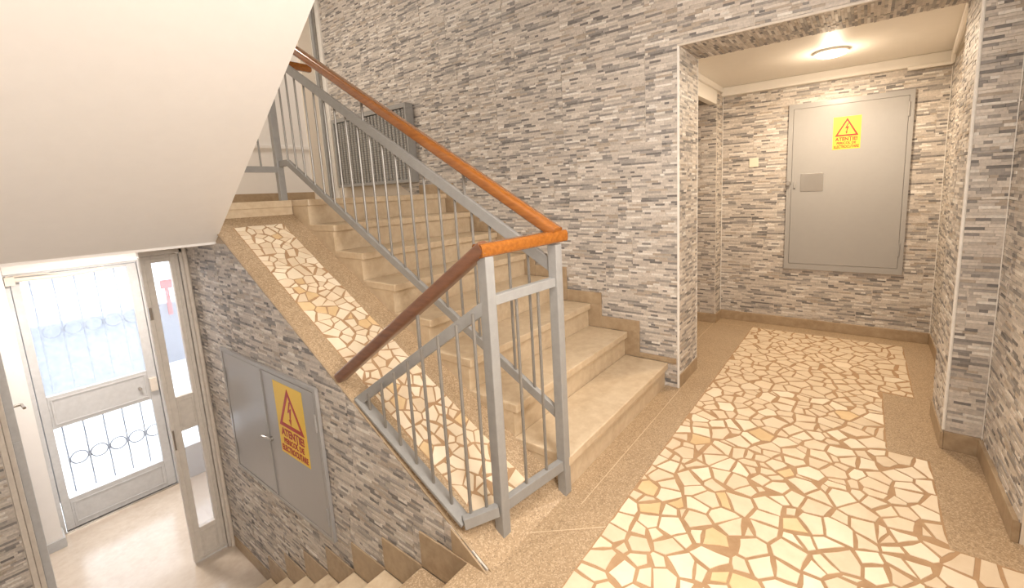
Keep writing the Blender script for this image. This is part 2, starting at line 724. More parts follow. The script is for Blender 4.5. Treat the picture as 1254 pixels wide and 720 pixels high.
def angular(poly, rng, g0, g1):
    """broken-stone outline: few corners, joints of uneven width"""
    def merge(p, eps):
        out = []
        for q in p:
            if not out or math.hypot(q[0] - out[-1][0], q[1] - out[-1][1]) > eps:
                out.append(q)
        while len(out) > 3 and math.hypot(out[0][0] - out[-1][0], out[0][1] - out[-1][1]) <= eps:
            out.pop()
        return out
    p = merge(poly, .012)
    while len(p) > rng.choice((4, 4, 5, 5, 6)):
        n = len(p)
        best = min(range(n), key=lambda i: parea([p[i - 1], p[i], p[(i + 1) % n]]))
        if parea([p[best - 1], p[best], p[(best + 1) % n]]) > .0009:
            break
        p.pop(best)
    n = len(p)
    if n < 3:
        return None
    # signed area > 0 -> ccw
    sa = sum(p[i][0] * p[(i + 1) % n][1] - p[(i + 1) % n][0] * p[i][1] for i in range(n))
    if sa < 0:
        p.reverse()
    q = list(p)
    for i in range(n):
        a, b = p[i], p[(i + 1) % n]
        dx, dy = b[0] - a[0], b[1] - a[1]
        L = math.hypot(dx, dy)
        if L < 1e-6:
            continue
        nx, ny = dy / L, -dx / L
        g = rng.uniform(g0, g1)
        t = rng.uniform(-.07, .07)
        nx, ny = nx * math.cos(t) - ny * math.sin(t), nx * math.sin(t) + ny * math.cos(t)
        mx_, my_ = (a[0] + b[0]) / 2, (a[1] + b[1]) / 2
        q = clip(q, nx, ny, nx * mx_ + ny * my_ - g)
        if len(q) < 3:
            return None
    q = merge(q, .006)
    return q if len(q) >= 3 and parea(q) > .0003 else None


def chip(poly, rng, w):
    """slightly broken edges"""
    out = []
    n = len(poly)
    for i in range(n):
        a, b = poly[i], poly[(i + 1) % n]
        out.append(a)
        L = math.hypot(b[0] - a[0], b[1] - a[1])
        if L > .06:
            t = rng.uniform(.3, .7)
            nx, ny = -(b[1] - a[1]) / L, (b[0] - a[0]) / L
            d = rng.uniform(-w, w * .4)
            out.append((a[0] + (b[0] - a[0]) * t + nx * -d, a[1] + (b[1] - a[1]) * t + ny * -d))
    return out


def stone_mb(mb, poly, zf, h):
    n = len(poly)
    cx, cy = sum(p[0] for p in poly) / n, sum(p[1] for p in poly) / n
    v = [(x, y, zf(x) - .001) for x, y in poly] + [(x, y, zf(x) + h * .55) for x, y in poly]
    v += [(x + (cx - x) * .04, y + (cy - y) * .04, zf(x + (cx - x) * .04) + h) for x, y in poly]
    f = [tuple(range(2 * n, 3 * n))]
    for r in (0, n):
        f += [(r + i, r + (i + 1) % n, r + (i + 1) % n + n, r + i + n) for i in range(n)]
    return mb.add(v, f)


def seeds_in(rng, rects, n, dmin):
    pts = []
    tot = sum((r[1] - r[0]) * (r[3] - r[2]) for r in rects)
    tries = 0
    while len(pts) < n and tries < 60000:
        tries += 1
        t = rng.uniform(0, tot)
        for r in rects:
            a = (r[1] - r[0]) * (r[3] - r[2])
            if t < a:
                break
            t -= a
        p = (rng.uniform(r[0], r[1]), rng.uniform(r[2], r[3]))
        d = dmin * rng.choice((.55, .8, 1.0, 1.15))
        if all((p[0] - q[0]) ** 2 + (p[1] - q[1]) ** 2 > d * d for q in pts):
            pts.append(p)
    return pts


rng = random.Random(77)
rects = [(MX0, MX1, MY2, MY1), (MX0, MX2, MY3, MY2), (MX0, MX3, MY4, MY3), (MX0, MX4, MY0, MY4)]
seeds = seeds_in(rng, rects, 860, .053)


def floor_clip(p, x, y):
    def over(f):
        return any(f(q) for q in p)
    if y > MY2:
        p = clip(p, 1, 0, MX1)
        if any(q[0] > MX2 and q[1] < MY2 for q in p):
            p = clip(p, 0, -1, -MY2)
    elif y > MY3:
        p = clip(p, 1, 0, MX2)
    elif y > MY4:
        p = clip(p, 1, 0, MX3)
        if any(q[0] > MX2 and q[1] > MY3 for q in p):
            p = clip(p, 0, 1, MY3)
    else:
        p = clip(p, 1, 0, MX4)
        if any(q[0] > MX3 and q[1] > MY4 for q in p):
            p = clip(p, 0, 1, MY4)
    return p


def lay_stones(parent, cells, rng, zf, limit, g=(.003, .0085), scale=1.0, far=None):
    polys = []
    for c in cells:
        if len(c) < 3:
            continue
        p = angular(c, rng, g[0], g[1])
        if p:
            polys.append(chip(p, rng, .004 * scale))
    off = wloc(parent)
    polys.sort(key=lambda p: -parea(p) / (far(p) if far else 1))
    rest = MB()
    for i, p in enumerate(polys):
        k = 0 if rng.random() < .52 else (1 if rng.random() < .91 else 2)
        if i < limit:
            obj('stone', stone_mb(MB(), p, zf, .003), M_STONES[k], parent, fix=False)
        else:
            stone_mb(rest, p, zf, .003)
    if rest.v:
        obj('small_stones', rest, M_STONES[0], parent, kind='stuff', fix=False)


def far2(p):
    x, y = p[0]
    return (.75 * y - .55 * x + .2) ** 3 + (50 if y < .9 else 0)


lay_stones(floor, voronoi(seeds, (MX0, MX4, MY0, MY1), floor_clip), rng, lambda x: .0008, 298, (.0030, .0085), 1.0, far2)

# ---- sloped slab between the two flights, inset with broken stone
XT = -3.15
slab = thing('sloped_slab', 'sloped terrazzo slab inset with broken cream stone between the two stair flights', 'slab', (-2.0, 1.19, zramp(-2.0)))
prof = [(-.97, -.02), (-.97, 0), (XT, zramp(XT)), (XT, zramp(XT) - .09), (-1.11, -.02)]
obj('terrazzo_bed', MB().prism(prof, YC, YB + .03), M_FLOOR, slab)
rx0, rx1, ry0, ry1 = -3.045, -1.105, 1.035, 1.318
prof = [(rx1, zramp(rx1) - .004), (rx1, zramp(rx1) + .0008), (rx0, zramp(rx0) + .0008), (rx0, zramp(rx0) - .004)]
obj('mosaic_bed', MB().prism(prof, ry0, ry1), M_GROUT, slab)
rng = random.Random(9)
sd = seeds_in(rng, [(rx0, rx1, ry0, ry1)], 190, .05)
lay_stones(slab, voronoi(sd, (rx0, rx1, ry0, ry1), lambda p, x, y: p, .0008), rng, lambda x: zramp(x) + .0008, 290, (.002, .0052), .6)

# ---- wall under the slab, beside the down flight
prof = [(XW, ZF - .05), (-.99, ZF - .05), (-.99, -.03), (-1.11, -.03), (-3.04, zramp(-3.04) - .09), (-3.04, 1.079), (XW, 1.079)]
wall_string = struct('wall_string', MB().prism(prof, YC, YB - .03), M_CREAM)
# planes: below slab line  z <= .56*(-.97-x) - .012
tile_wall(wall_string, (0, YC, 0), (1, 0, 0), Zu, XW, -.99, ZF + .08, 1.08,
          [(.56, 1, -.56 * .97 - .004), (.576, -1, .30 - .576 * 1.075)], 41)
# edge strip of the slab over the tiles
obj('edge_strip', MB().bar((-1.06, YC - .004, zramp(-1.06) - .004), (-3.06, YC - .004, zramp(-3.06) - .004), .008, .007), M_SKIRT, wall_string)

# ---- upper landing, its walls and the vestibule below it
mb = MB().box(XB, S0 - 7 * RUN - .29, YB, YA, 1.08, LAND)
mb.box(XB, XT, YN, YB, 1.08, LAND)
struct('floor_landing', mb, M_STEP)
struct('ceiling_vestibule', B(XD - .01, -3.16, YN, YB + .4, 1.076, 1.0795), M_WHITE)
struct('ceiling_landing_edge', B(-3.16, -3.07, YN, YC, 1.076, LAND), M_WHITE)
mb = MB().box(XB - .12, XB, YN - .1, YA, 1.08, ZTOP)
wall_left = struct('wall_left', mb, M_WHITE)
obj('dado_rail', B(XB, XB + .02, 1.5, 2.60, 1.84, 1.875), M_WHITE, wall_left, .004)
obj('pilaster', B(XB, XB + .05, 2.46, 2.60, LAND, ZTOP), M_CREAM, wall_left, .004)
struct('trim_landing_corner', B(-4.80, -4.745, YA - .05, YA - .002, LAND, ZTOP), M_WTRIM, .004)
struct('trim_wall_end', B(-4.70, -4.635, YA - .03, YA - .002, LAND, ZTOP), M_WTRIM, .004)
struct('baseboard_landing', B(XB, XB + .015, YN, YA - .06, LAND, LAND + .085), M_SKIRT, .003)
struct('wall_stairwell_near', B(XB, -1.08, YN - .1, YN, ZF - .05, ZTOP), M_WHITE)
struct('wall_stairwell_right', B(-1.12, -1.0, YN, YA - .001, ZH + .2, ZTOP), M_WHITE)
struct('ceiling_stairwell', B(XB - .1, -1.0, YN - .1, YA, ZTOP, ZTOP + .1), M_WHITE)
struct('floor_vestibule', B(XD - .1, -2.7, YN, YB + .45, ZF - .1, ZF), M_VEST)
struct('wall_vestibule', B(XD, XW, YB + .35, YB + .45, ZF, 1.08), M_WHITE)
struct('wall_vestibule_end', B(XW - .001, XW + .1, YB - .04, YB + .35, ZF, 1.08), M_WHITE)
# street front: piers either side of the door, panel over it
mb = MB().box(XD - .02, -4.70, YN, .205, ZF, 1.08)
mb.box(XD - .12, XD - .02, YN, .215, ZF - .1, 1.08)
wall_street = struct('wall_street', mb, M_WHITE)
struct('wall_street_right', B(XD - .12, XD + .02, 1.34, YB + .45, ZF, 1.08), M_WHITE)
struct('wall_street_top', B(XD - .12, XD + .02, .215, 1.34, .885, 1.0799), M_WHITE)
struct('baseboard_street', B(-4.70, -4.685, YN, .215, ZF, ZF + .075).box(-4.87, -4.70, .205, .218, ZF, ZF + .075), M_DOOR, .002)
struct('baseboard_string', B(XW, -2.95, YC - .016, YC - .001, ZF, ZF + .08), M_SKIRT, .002)

# ---- skirtings of the landing
BH = .085
mb = MB()
mb.box(X2 + .001, X3 - .014, YR - .022, YR - .001, 0, BH)
mb.box(X2 + .001, X2 + .02, 4.115, YR - .022, 0, BH)
mb.box(-2.4, X2 + .001, 4.11, 4.129, 0, BH)
struct('baseboard_alcove', mb, M_SKIRT, .003)
mb = MB().box(X3 - .014, X3 - .001, YA2 + .001, YR - .001, 0, BH)
mb.box(X4 - .014, X4 - .001, YA - .014, YA2 + .001, 0, BH)
mb.box(X4 - .001, X5 - .014, YA - .014, YA - .001, 0, BH + .005)
mb.box(X5 - .022, X5 - .001, 2.05, YA - .001, 0, BH)
struct('baseboard_right', mb, M_SKIRT, .003)
mb = MB().box(X1 + .001, X1 + .014, YA - .004, YA2, 0, BH)
struct('baseboard_pier', mb, M_SKIRT, .003)

# ---- corner profiles
struct('trim_pier', B(X1 - .003, X1 + .011, YA - .011, YA + .003, 0, ZL), M_WTRIM, .004)
struct('trim_lintel', B(X1 - .003, X4, YA - .011, YA + .003, ZL - .011, ZL + .003), M_TRIM, .004)
struct('trim_column', B(X4 - .0105, X4 + .003, YA - .0115, YA + .003, BH + .01, ZH), M_WTRIM, .005)
struct('trim_column_inner', B(X5 - .012, X5 - .009, YA - .013, YA - .009, BH, ZH), M_WTRIM)
struct('trim_pier_back', B(X1 - .003, X1 + .010, YA2 - .004, YA2 + .003, BH, ZL), M_WTRIM, .002)
struct('trim_alcove_corner', B(X2 + .008, X2 + .013, YR - .014, YR - .009, BH, 2.045).box(X3 - .013, X3 - .009, YR - .014, YR - .009, BH, 2.045), M_WTRIM)

# ================================================================ STAIRCASES
up = thing('staircase', 'cream stone staircase climbing left along the tall tiled wall', 'staircase', (S0, (YA + YB) / 2, 0))
TT = .042
for k in range(NUP):
    xr = S0 - RUN * k
    zt = H * (k + 1)
    deep = RUN + .03
    obj('riser', B(xr - deep, xr - .022, YB + .004, YA - .021, zt - H - .05 if k else 0, zt - TT), M_STEP, up)
    if k < NUP - 1:
        obj('tread', B(xr - RUN - .02, xr, YB, YA - .021, zt - TT, zt), M_STEP, up, .005)
    else:
        obj('tread', B(xr - .29, xr, YB, YA - .021, zt - TT, zt), M_STEP, up, .005)
    # skirting that steps up the wall
    q = .085
    mb = MB()
    if k:
        mb.box(xr - .024, xr + q, YA - .022, YA - .0098, zt - H, zt)
        mb.box(xr - RUN + q if k < NUP - 1 else -3.28, xr + q, YA - .022, YA - .0098, zt, zt + q)
    else:
        mb.box(xr - RUN + q, X1 - .006, YA - .022, YA - .0098, zt, zt + .035)
    obj('skirting', mb, M_SKIRT, up, .003)
# riser closing the landing over the sloped slab
obj('riser', B(XT - .012, XT + .006, YC + .02, YB, zramp(XT) - .02, LAND - .045), M_STEP, up)
obj('tread', B(XT - .05, XT + .014, YC + .02, YB, LAND - .045, LAND + .001), M_STEP, up, .005)

dn = thing('staircase', 'stone staircase descending to the street door along the low tiled wall', 'staircase', (D0, .3, -HD * 4))
for k in range(1, 8):
    xn = D0 - RD * k
    zt = -HD * k
    obj('riser', B(xn + .016, xn + RD + .03, YN + .001, YC - .017, ZF if k == 7 else zt - HD - .03, zt - TT), M_STEP, dn)
    obj('tread', B(xn, xn + RD + .016, YN + .001, YC - .017, zt - TT, zt), M_FLOOR if k < 2 else M_STEP, dn, .005)
    obj('skirting', B(xn, xn + RD, YC - .018, YC - .0098, zt, zt + HD), M_SKIRT, dn, .003)
obj('riser', B(D0 + .001, D0 + .02, YN + .001, YC - .017, -HD - .02, -.151), M_STEP, dn)
obj('string_end', MB().prism([(D0 - RD * .02, -HD), (-.986, -.0), (D0 - .03, zramp(D0 - .03) - .004), (D0 - .08, zramp(D0 - .08) - .004), (D0 - .08, -HD)], YC - .016, YC - .0098), M_SKIRT, dn)

# the next flight overhead: plastered underside, stepped top
ov = thing('staircase', 'next flight overhead, seen from below as a smooth white plastered slope', 'staircase', (-2.2, .3, 1.7))
xa, za, sl = -3.09, 1.076, .6835
xb = -1.085
poly = [(xa, za), (xb, za + sl * (xb - xa)), (xb, za + sl * (xb - xa) + .3)]
n = 8
for k in range(n):
    x_hi = xb - (xb - xa) * k / n
    x_lo = xb - (xb - xa) * (k + 1) / n
    z = za + .26 + sl * (x_lo - xa)
    if k:
        poly.append((x_hi, z))
    poly.append((x_lo, z))
obj('slab', MB().prism(poly, YN + .001, YC), M_WHITE, ov)

# ================================================================ RAILING
rail = thing('stair_railing', 'grey painted steel stair railing with thin balusters and varnished wooden handrail', 'railing', (-1.01, 1.25, 0))
P1 = (-1.037, 1.083)
P2 = (-.983, 1.425)
PW = .042


def post(x, y, z0, z1, w=PW):
    obj('post', B(x - w / 2, x + w / 2, y - w / 2, y + w / 2, z0, z1), M_GREY, rail, .003)


post(*P1, 0.0, 1.085)
post(*P2, 0.0, 1.085)
post(-3.20, 1.41, zramp(-3.15) + .0, 2.28)
# end panel
obj('mid_rail', MB().bar((*P1, .926), (*P2, .936), .03, .036), M_GREY, rail, .002)
obj('bottom_rail', MB().bar((*P1, .138), (*P2, .138), .03, .045), M_GREY, rail, .002)


def baluster(x, y, z0, z1, r=.006):
    obj('baluster', MB().tube([(x, y, z0), (x, y, z1)], r, 8), M_BAL, rail, smooth=True)


for t in (.085, .375, .70):
    x, y = P1[0] + (P2[0] - P1[0]) * t, P1[1] + (P2[1] - P1[1]) * t
    baluster(x, y, .155, .915)
# upper panel (along the up flight)
YU = 1.42
zt_ = lambda x: .985 + .5775 * (-.97 - x)
zb_ = lambda x: .345 + .5715 * (-.962 - x)
obj('top_rail', MB().bar((-.985, YU, zt_(-.985)), (-3.2, YU, zt_(-3.2)), .022, .048), M_GREY, rail, .002)
obj('bottom_rail', MB().bar((-.975, YU, zb_(-.975)), (-3.085, YU, zb_(-3.085)), .022, .04).bar((-3.08, YU, zb_(-3.085)), (-3.2, 1.41, 1.556), .022, .04), M_GREY, rail, .002)
x = -1.115
while x > -3.12:
    if x > -1.2:
        baluster(x, YU, zb_(x), zt_(x))
    else:
        baluster(x, YU, zb_(x), zt_(x))
    x -= .1035
zh = lambda x: 1.132 + .5787 * (-.965 - x)
for xx in (-1.46, -2.19):
    obj('handrail_bracket', MB().tube([(xx, YU, zt_(xx)), (xx, YU, zh(xx))], .007), M_BAL, rail, smooth=True)
HW, HHT, HR = .058, .048, .014
obj('handrail', MB().bar((-.965, YU, zh(-.965)), (-3.26, YU, zh(-3.26)), HW, HHT, r=HR), M_WOOD, rail, smooth=True, label='long orange-brown wooden handrail rising with the up flight')
obj('handrail', MB().bar((-1.045, 1.055, 1.106), (-.975, 1.475, 1.116), HW, HHT, r=HR), M_WOOD, rail, smooth=True, label='short level wooden handrail across the end of the railing')
# lower panel (along the down flight)
LA, LB = Vector((-1.037, 1.075, .913)), Vector((-1.755, .962, .415))
obj('top_rail', MB().bar(LA, LB, .022, .042), M_GREY, rail, .002)
obj('handrail', MB().bar((-1.03, 1.078, 1.118), (-1.855, .962, .515), HW, HHT, r=HR), M_WOOD_SHADE, rail, smooth=True, label='dull wooden handrail, shade put into its brown, sloping down to the slab edge')
zp = lambda x: zramp(x) + .012
obj('bottom_rail', MB().bar((-1.735, .968, zp(-1.735)), (-1.105, .965, .12), .05, .014).bar((-1.108, .955, .125), (P1[0], P1[1] - .02, .137), .03, .042), M_GREY, rail, .002)
for xx in (-1.658, -1.557, -1.462, -1.368, -1.275, -1.18):
    t = (xx - LA.x) / (LB.x - LA.x)
    baluster(xx, .967, zp(xx), LA.z + (LB.z - LA.z) * t)
baluster(-1.100, .985, .135, .86)
baluster(-1.068, 1.035, .135, .89)
t = (-1.36 - LA.x) / (LB.x - LA.x)
obj('handrail_bracket', MB().tube([(-1.36, 1.025, LA.z + (LB.z - LA.z) * t), (-1.36, 1.028, 1.118 - .731 * .33)], .007), M_BAL, rail, smooth=True)
# turn of the railing at the upper landing
obj('bottom_rail', MB().bar((-3.2, 1.40, 1.52), (-3.2, 1.02, 1.52), .025, .04), M_GREY, rail, .002)
for yy in (1.30, 1.20, 1.10):
    baluster(-3.2, yy, 1.53, 2.2)
obj('handrail', MB().bar((-3.22, 1.71, 2.225), (-3.22, 1.05, 2.225), HW, HHT, r=HR), M_WOOD, rail, smooth=True)

# ================================================================ ELECTRIC CABINETS


def sign(parent, x0, x1, z0, z1, y, big):
    w, h = x1 - x0, z1 - z0
    cx = (x0 + x1) / 2
    s = obj('warning_sign', B(x0, x1, y - .0015, y, z0, z1), M_YEL, parent, label='yellow high-voltage warning sticker with a red triangle and red lettering')
    # triangle outline
    tb, tt = z0 + h * .40, z0 + h * .955
    hw = w * .43
    th = w * .075
    o3 = [(cx - hw, tb), (cx + hw, tb), (cx, tt)]
    c = (cx, tb + (tt - tb) * .36)
    k = .74
    i3 = [(c[0] + (p[0] - c[0]) * k, c[1] + (p[1] - c[1]) * k) for p in o3]
    v, f = [], []
    for yy in (y - .0015, y - .0026):
        v += [(p[0], yy, p[1]) for p in o3] + [(p[0], yy, p[1]) for p in i3]
    for i in range(3):
        j = (i + 1) % 3
        f += [(6 + i, 6 + j, 9 + j, 9 + i), (i, j, 6 + j, 6 + i), (3 + j, 3 + i, 9 + i, 9 + j)]
    obj('warning_triangle', MB().add(v, f), M_RED, s)
    # lightning bolt with arrow tip
    u = (tt - tb)
    bl = [(.03, .70), (-.10, .40), (.0, .44), (-.035, .24), (-.075, .25), (0.0, .10), (.045, .27), (.01, .255), (.10, .55), (.0, .51), (.09, .70)]
    pts = [(cx + a * u, tb + b * u) for a, b in bl]
    mb = MB()
    n = len(pts)
    vv = [(a, y - .0015, b) for a, b in pts] + [(a, y - .0026, b) for a, b in pts]
    mb.add(vv, [tuple(range(n, 2 * n))] + [(i, (i + 1) % n, (i + 1) % n + n, i + n) for i in range(n)])
    obj('lightning_bolt', mb, M_RED, s)
    yt = y - .0022
    text_mesh('lettering', 'ATEN\u021aIE!', h * .145, (cx, yt, z0 + h * .265), M_RED, s, .035, width=w * .80)
    text_mesh('lettering', 'PERICOL DE', h * .105, (cx, yt, z0 + h * .155), M_RED, s, .035, width=w * .70)
    text_mesh('lettering', 'ELECTROCUTARE', h * .115, (cx, yt, z0 + h * .04), M_RED, s, .035, width=w * .90)


c1 = thing('electrical_cabinet', 'tall grey steel electrical cabinet door on the rear wall of the alcove', 'cabinet', (-.13, YR, .53))
cx0, cx1, cz0, cz1 = -.53, .273, .524, 1.897
y0, y1 = YR - .028, YR - .0095
mb = MB().box(cx0, -.496, y0, y1, cz0, cz1).box(.243, cx1, y0, y1, cz0, cz1).box(-.496, .243, y0, y1, 1.858, cz1).box(-.496, .243, y0, y1, cz0, .571)
obj('frame', mb, M_CAB, c1)
dr = obj('door', B(-.4945, .2415, y0 + .001, y1, .5725, 1.8565), M_CAB, c1, .0025)
obj('back_plate', B(cx0 + .005, cx1 - .005, y1 - .003, y1 - .0005, cz0 + .005, cz1 - .005), M_DARK, c1)
sign(c1, -.217, -.036, 1.507, 1.757, y0 + .001, False)
obj('meter_window', B(-.428, -.267, y0 - .002, y0 + .003, 1.184, 1.331), M_STEEL, dr, .001, label='small square metal plate on the door')
obj('lock', MB().lathe([(0, .03), (.016, .03), (.02, .02), (.012, .01), (.012, 0)], (-.516, y0, 1.258), 16, 'Y'), M_STEEL, c1, smooth=True)
obj('latch', B(-.478, -.462, y0 - .008, y0 + .001, 1.215, 1.27), M_CAB, dr, .002)
for zz in (1.76, .72):
    obj('hinge', MB().tube([(.2435, y0 - .002, zz - .05), (.2435, y0 - .002, zz + .05)], .006), M_CAB, c1, smooth=True)

c2 = thing('electrical_cabinet', 'wide grey two-door steel cabinet set in the low tiled wall beside the down flight', 'cabinet', (-2.62, YC, -.38))
q0, q1, qz0, qz1 = -3.209, -2.036, -.384, .427
y0, y1 = YC - .026, YC - .0095
xm = -2.632
mb = MB().box(q0, q0 + .022, y0, y1, qz0, qz1).box(q1 - .022, q1, y0, y1, qz0, qz1).box(q0 + .022, q1 - .022, y0, y1, qz1 - .02, qz1).box(q0 + .022, q1 - .022, y0, y1, qz0, qz0 + .02)
obj('frame', mb, M_CAB, c2, .001)
obj('back_plate', B(q0 + .005, q1 - .005, y1 - .003, y1 - .0005, qz0 + .005, qz1 - .005), M_DARK, c2)
obj('door', B(q0 + .026, xm - .004, y0 + .003, y1 - .001, qz0 + .024, qz1 - .024), M_CAB, c2, .002)
obj('door', B(xm + .004, q1 - .026, y0 + .001, y1 - .001, qz0 + .024, qz1 - .024), M_CAB, c2, .002)
obj('door_strip', B(xm - .012, xm + .003, y0 - .005, y0 + .002, qz0 + .03, qz1 - .03), M_CAB, c2, .001)
obj('handle', MB().tube([(xm + .03, y0 - .004, .0), (xm - .02, y0 - .02, .005), (xm - .05, y0 - .022, .002), (xm - .062, y0 - .012, -.012)], .006).lathe([(0, .012), (.014, .012), (.014, 0)], (xm + .028, y0 + .001, .0), 14, 'Y'), M_STEEL, c2, smooth=True)
for zz in (.25, -.25):
    obj('hinge', MB().tube([(q1 - .024, y0 - .002, zz - .045), (q1 - .024, y0 - .002, zz + .045)], .006), M_CAB, c2, smooth=True)
    obj('hinge', MB().tube([(q0 + .024, y0 - .002, zz - .045), (q0 + .024, y0 - .002, zz + .045)], .006), M_CAB, c2, smooth=True)
sign(c2, -2.491, -2.18, -.034, .374, y0 + .001, True)

# ================================================================ SMALL FIXTURES
tag(obj('junction_box_cover', B(-.83, -.755, YR - .016, YR - .0092, 1.411, 1.487), M_PLASTIC, None, .003),
    'small square cream plastic cover on the rear wall, left of the tall cabinet', 'cover')

lt = thing('ceiling_light', 'round flush white ceiling light glowing in the alcove', 'ceiling light', (-.218, 3.645, ZCA))
obj('lamp_ring', MB().lathe([(.090, -.001), (.101, -.001), (.101, -.014), (.090, -.014)], (-.218, 3.645, ZCA), 40), M_WTRIM, lt, smooth=True)
obj('diffuser', MB().lathe([(0, -.034), (.06, -.033), (.083, -.026), (.089, -.012), (.089, -.002)], (-.218, 3.645, ZCA), 40), M_LAMP, lt, smooth=True)
for i, (lx, ly) in enumerate(((-.15, .95), (-.2, -1.2))):  # out-of-view fixtures added to carry the two hall fill lights
    q = thing('ceiling_light', ('added round white fill light over the near landing, out of view', 'added round white fill light at the far end of the hall behind')[i], 'ceiling light', (lx, ly, ZH))
    obj('lamp_ring', MB().lathe([(.255, 0), (.27, 0), (.27, -.03), (.255, -.03)], (lx, ly, ZH), 40), M_WTRIM, q, smooth=True)
    obj('diffuser', MB().lathe([(0, -.02), (.255, -.02)], (lx, ly, ZH), 40), M_LAMP, q, smooth=True)

tag(obj('cable_conduit', MB().tube([(.215, YR - .065, 2.036), (.448, YR - .065, 2.036), (.458, YR - .075, 2.040), (.455, YR - .09, 2.050), (.452, YR - .13, 2.085), (.368, 3.03, 2.092)], .014, 8), M_CEIL, None, smooth=True),
    'cream cable conduit running along the alcove cornice and up the right corner', 'conduit')

q = thing('wall_fill_panel', 'added square white fill panel on the near right wall, out of view beside the viewer', 'lamp', (X5, .62, 1.70))  # body of the added side fill, not a known fixture
obj('fill_housing', B(X5 - .04, X5 - .001, .20, 1.04, 1.28, 2.12), M_WTRIM, q, .006)
obj('diffuser', B(X5 - .044, X5 - .0395, .22, 1.02, 1.30, 2.10), M_LAMP, q)

# radiator grille on the upper landing
rd = thing('radiator', 'grey finned radiator on the upper landing against the tall tiled wall', 'radiator', (-3.88, YA, 1.42))
rx0, rx1, rz0, rz1 = -4.49, -3.275, 1.425, 2.115
ry = YA - .05
mb = MB().box(rx0, rx1, ry - .05, ry + .035, rz1 - .04, rz1)
mb.box(rx0, rx0 + .035, ry - .05, ry + .035, rz0, rz1 - .04).box(rx1 - .022, rx1, ry - .05, ry + .035, rz0, rz1 - .04).box(rx0 + .035, rx1 - .022, ry - .05, ry + .035, rz0, rz0 + .03)
obj('frame', mb, M_GREY, rd, .003)
nf = 22
for i in range(nf):
    xx = rx0 + .06 + (rx1 - rx0 - .12) * i / (nf - 1)
    obj('fin', B(xx - .014, xx + .014, ry - .04, ry + .02, rz0 + .03, rz1 - .045), M_FIN, rd, .006)
mw = MB()
for i in range(28):
    zz = rz0 + .05 + (rz1 - rz0 - .11) * i / 27
    mw.bar((rx0 + .035, ry - .046, zz), (rx1 - .035, ry - .046, zz), .004, .005)
obj('mesh_wire', mw, M_BAL, rd, kind='stuff')
tag(obj('heating_pipe', MB().tube([(-4.722, YA - .06, LAND + .001), (-4.722, YA - .06, ZTOP - .001)], .018, 12), M_GREY, None, smooth=True),
    'thin grey vertical heating pipe in the corner of the upper landing', 'pipe')

# ================================================================ STREET DOOR
d1 = struct('door_1', MB().box(XD - .06, XD + .01, .205, .236, ZF, .885).box(XD - .06, XD + .01, .927, .965, ZF, .885).box(XD - .06, XD + .01, .236, .927, .868, .885)
            .box(XD - .06, XD + .01, 1.31, 1.345, ZF, .885).box(XD - .06, XD + .01, .965, 1.31, .868, .885).box(XD - .06, XD + .01, .965, 1.31, ZF, -.86), M_DOOR, .003)
xa, xb = XD - .04, XD
mb = MB().box(xa, xb, .24, .286, ZF + .015, .864).box(xa, xb, .862, .923, ZF + .015, .864)
mb.box(xa, xb, .286, .862, .838, .864).box(xa, xb, .286, .862, -.325, -.066).box(xa, xb, .286, .862, ZF + .015, -.905)
leaf = obj('door_leaf', mb, M_DOOR, d1, .003)


def molding(y0, y1, z0, z1, x, w=.012):
    return MB().box(x, x + .006, y0, y1, z1 - w, z1).box(x, x + .006, y0, y1, z0, z0 + w).box(x, x + .006, y0, y0 + w, z0 + w, z1 - w).box(x, x + .006, y1 - w, y1, z0 + w, z1 - w)


obj('molding', molding(.30, .85, -.30, -.09, xb), M_DOOR, leaf, .002)
obj('molding', molding(.30, .85, ZF + .05, -.94, xb), M_DOOR, leaf, .002)
obj('glass_pane', B(xa + .015, xa + .021, .286, .862, -.066, .838), M_FROST, leaf, label='large upper frosted pane')
obj('glass_pane', B(xa + .015, xa + .021, .286, .862, -.905, -.325), M_GLASS, leaf, label='lower clear pane')
obj('glass_pane', B(xa, xa + .006, .965, 1.31, -.86, .868), M_GLASS, d1)
obj('lock_case', B(xb, xb + .03, .865, .915, -.255, -.135), M_TRIM, leaf, .004)
obj('door_lock', MB().tube([(xb, .80, -.20), (xb + .03, .80, -.20)], .012), M_STEEL, leaf, smooth=True)
mb = MB().tube([(xb + .05, .225, .845), (xb + .05, .50, .835), (xb + .05, .72, .852)], .016)
mb.tube([(xb + .05, .52, .848), (xb + .03, .40, .866), (xb + .02, .26, .868)], .007).box(xb + .005, xb + .07, .215, .262, .81, .87).box(xb + .005, xb + .03, .225, .24, .86, .876)
obj('door_closer', mb, M_TRIM, d1, smooth=True, label='cream tubular door closer across the door top')
xg = XD - .075
for z0, z1, zc in ((-.066, .838, .41), (-.905, -.325, -.63)):
    for i in range(5):
        yy = .335 + .115 * i
        obj('grille_bar', MB().tube([(xg, yy, z0 + .005), (xg, yy, z1 - .005)], .0055, 6), M_GRILLE, d1, smooth=True)
    for i in range(5):
        cy = .335 + .115 * i - .0575 + .115
        if cy > .86:
            cy = .305
        r = .05 if .32 < cy else .03
        obj('grille_ring', MB().tube([(xg, cy + r * math.cos(a * PI / 10), zc + r * math.sin(a * PI / 10)) for a in range(21)], .006, 6), M_GRILLE, d1, smooth=True)
obj('grille_frame', MB().bar((xg, .24, .85), (xg, .92, .85), .012, .02).bar((xg, .24, -.2), (xg, .92, -.2), .012, .02).bar((xg, .24, -.93), (xg, .92, -.93), .012, .02)
    .bar((xg, .24, -.93), (xg, .24, .85), .012, .02, (0, 1, 0)).bar((xg, .92, -.93), (xg, .92, .85), .012, .02, (0, 1, 0)), M_GRILLE, d1)
obj('threshold', B(XD - .06, XD + .02, .236, .927, ZF, ZF + .012), M_STEEL, d1)

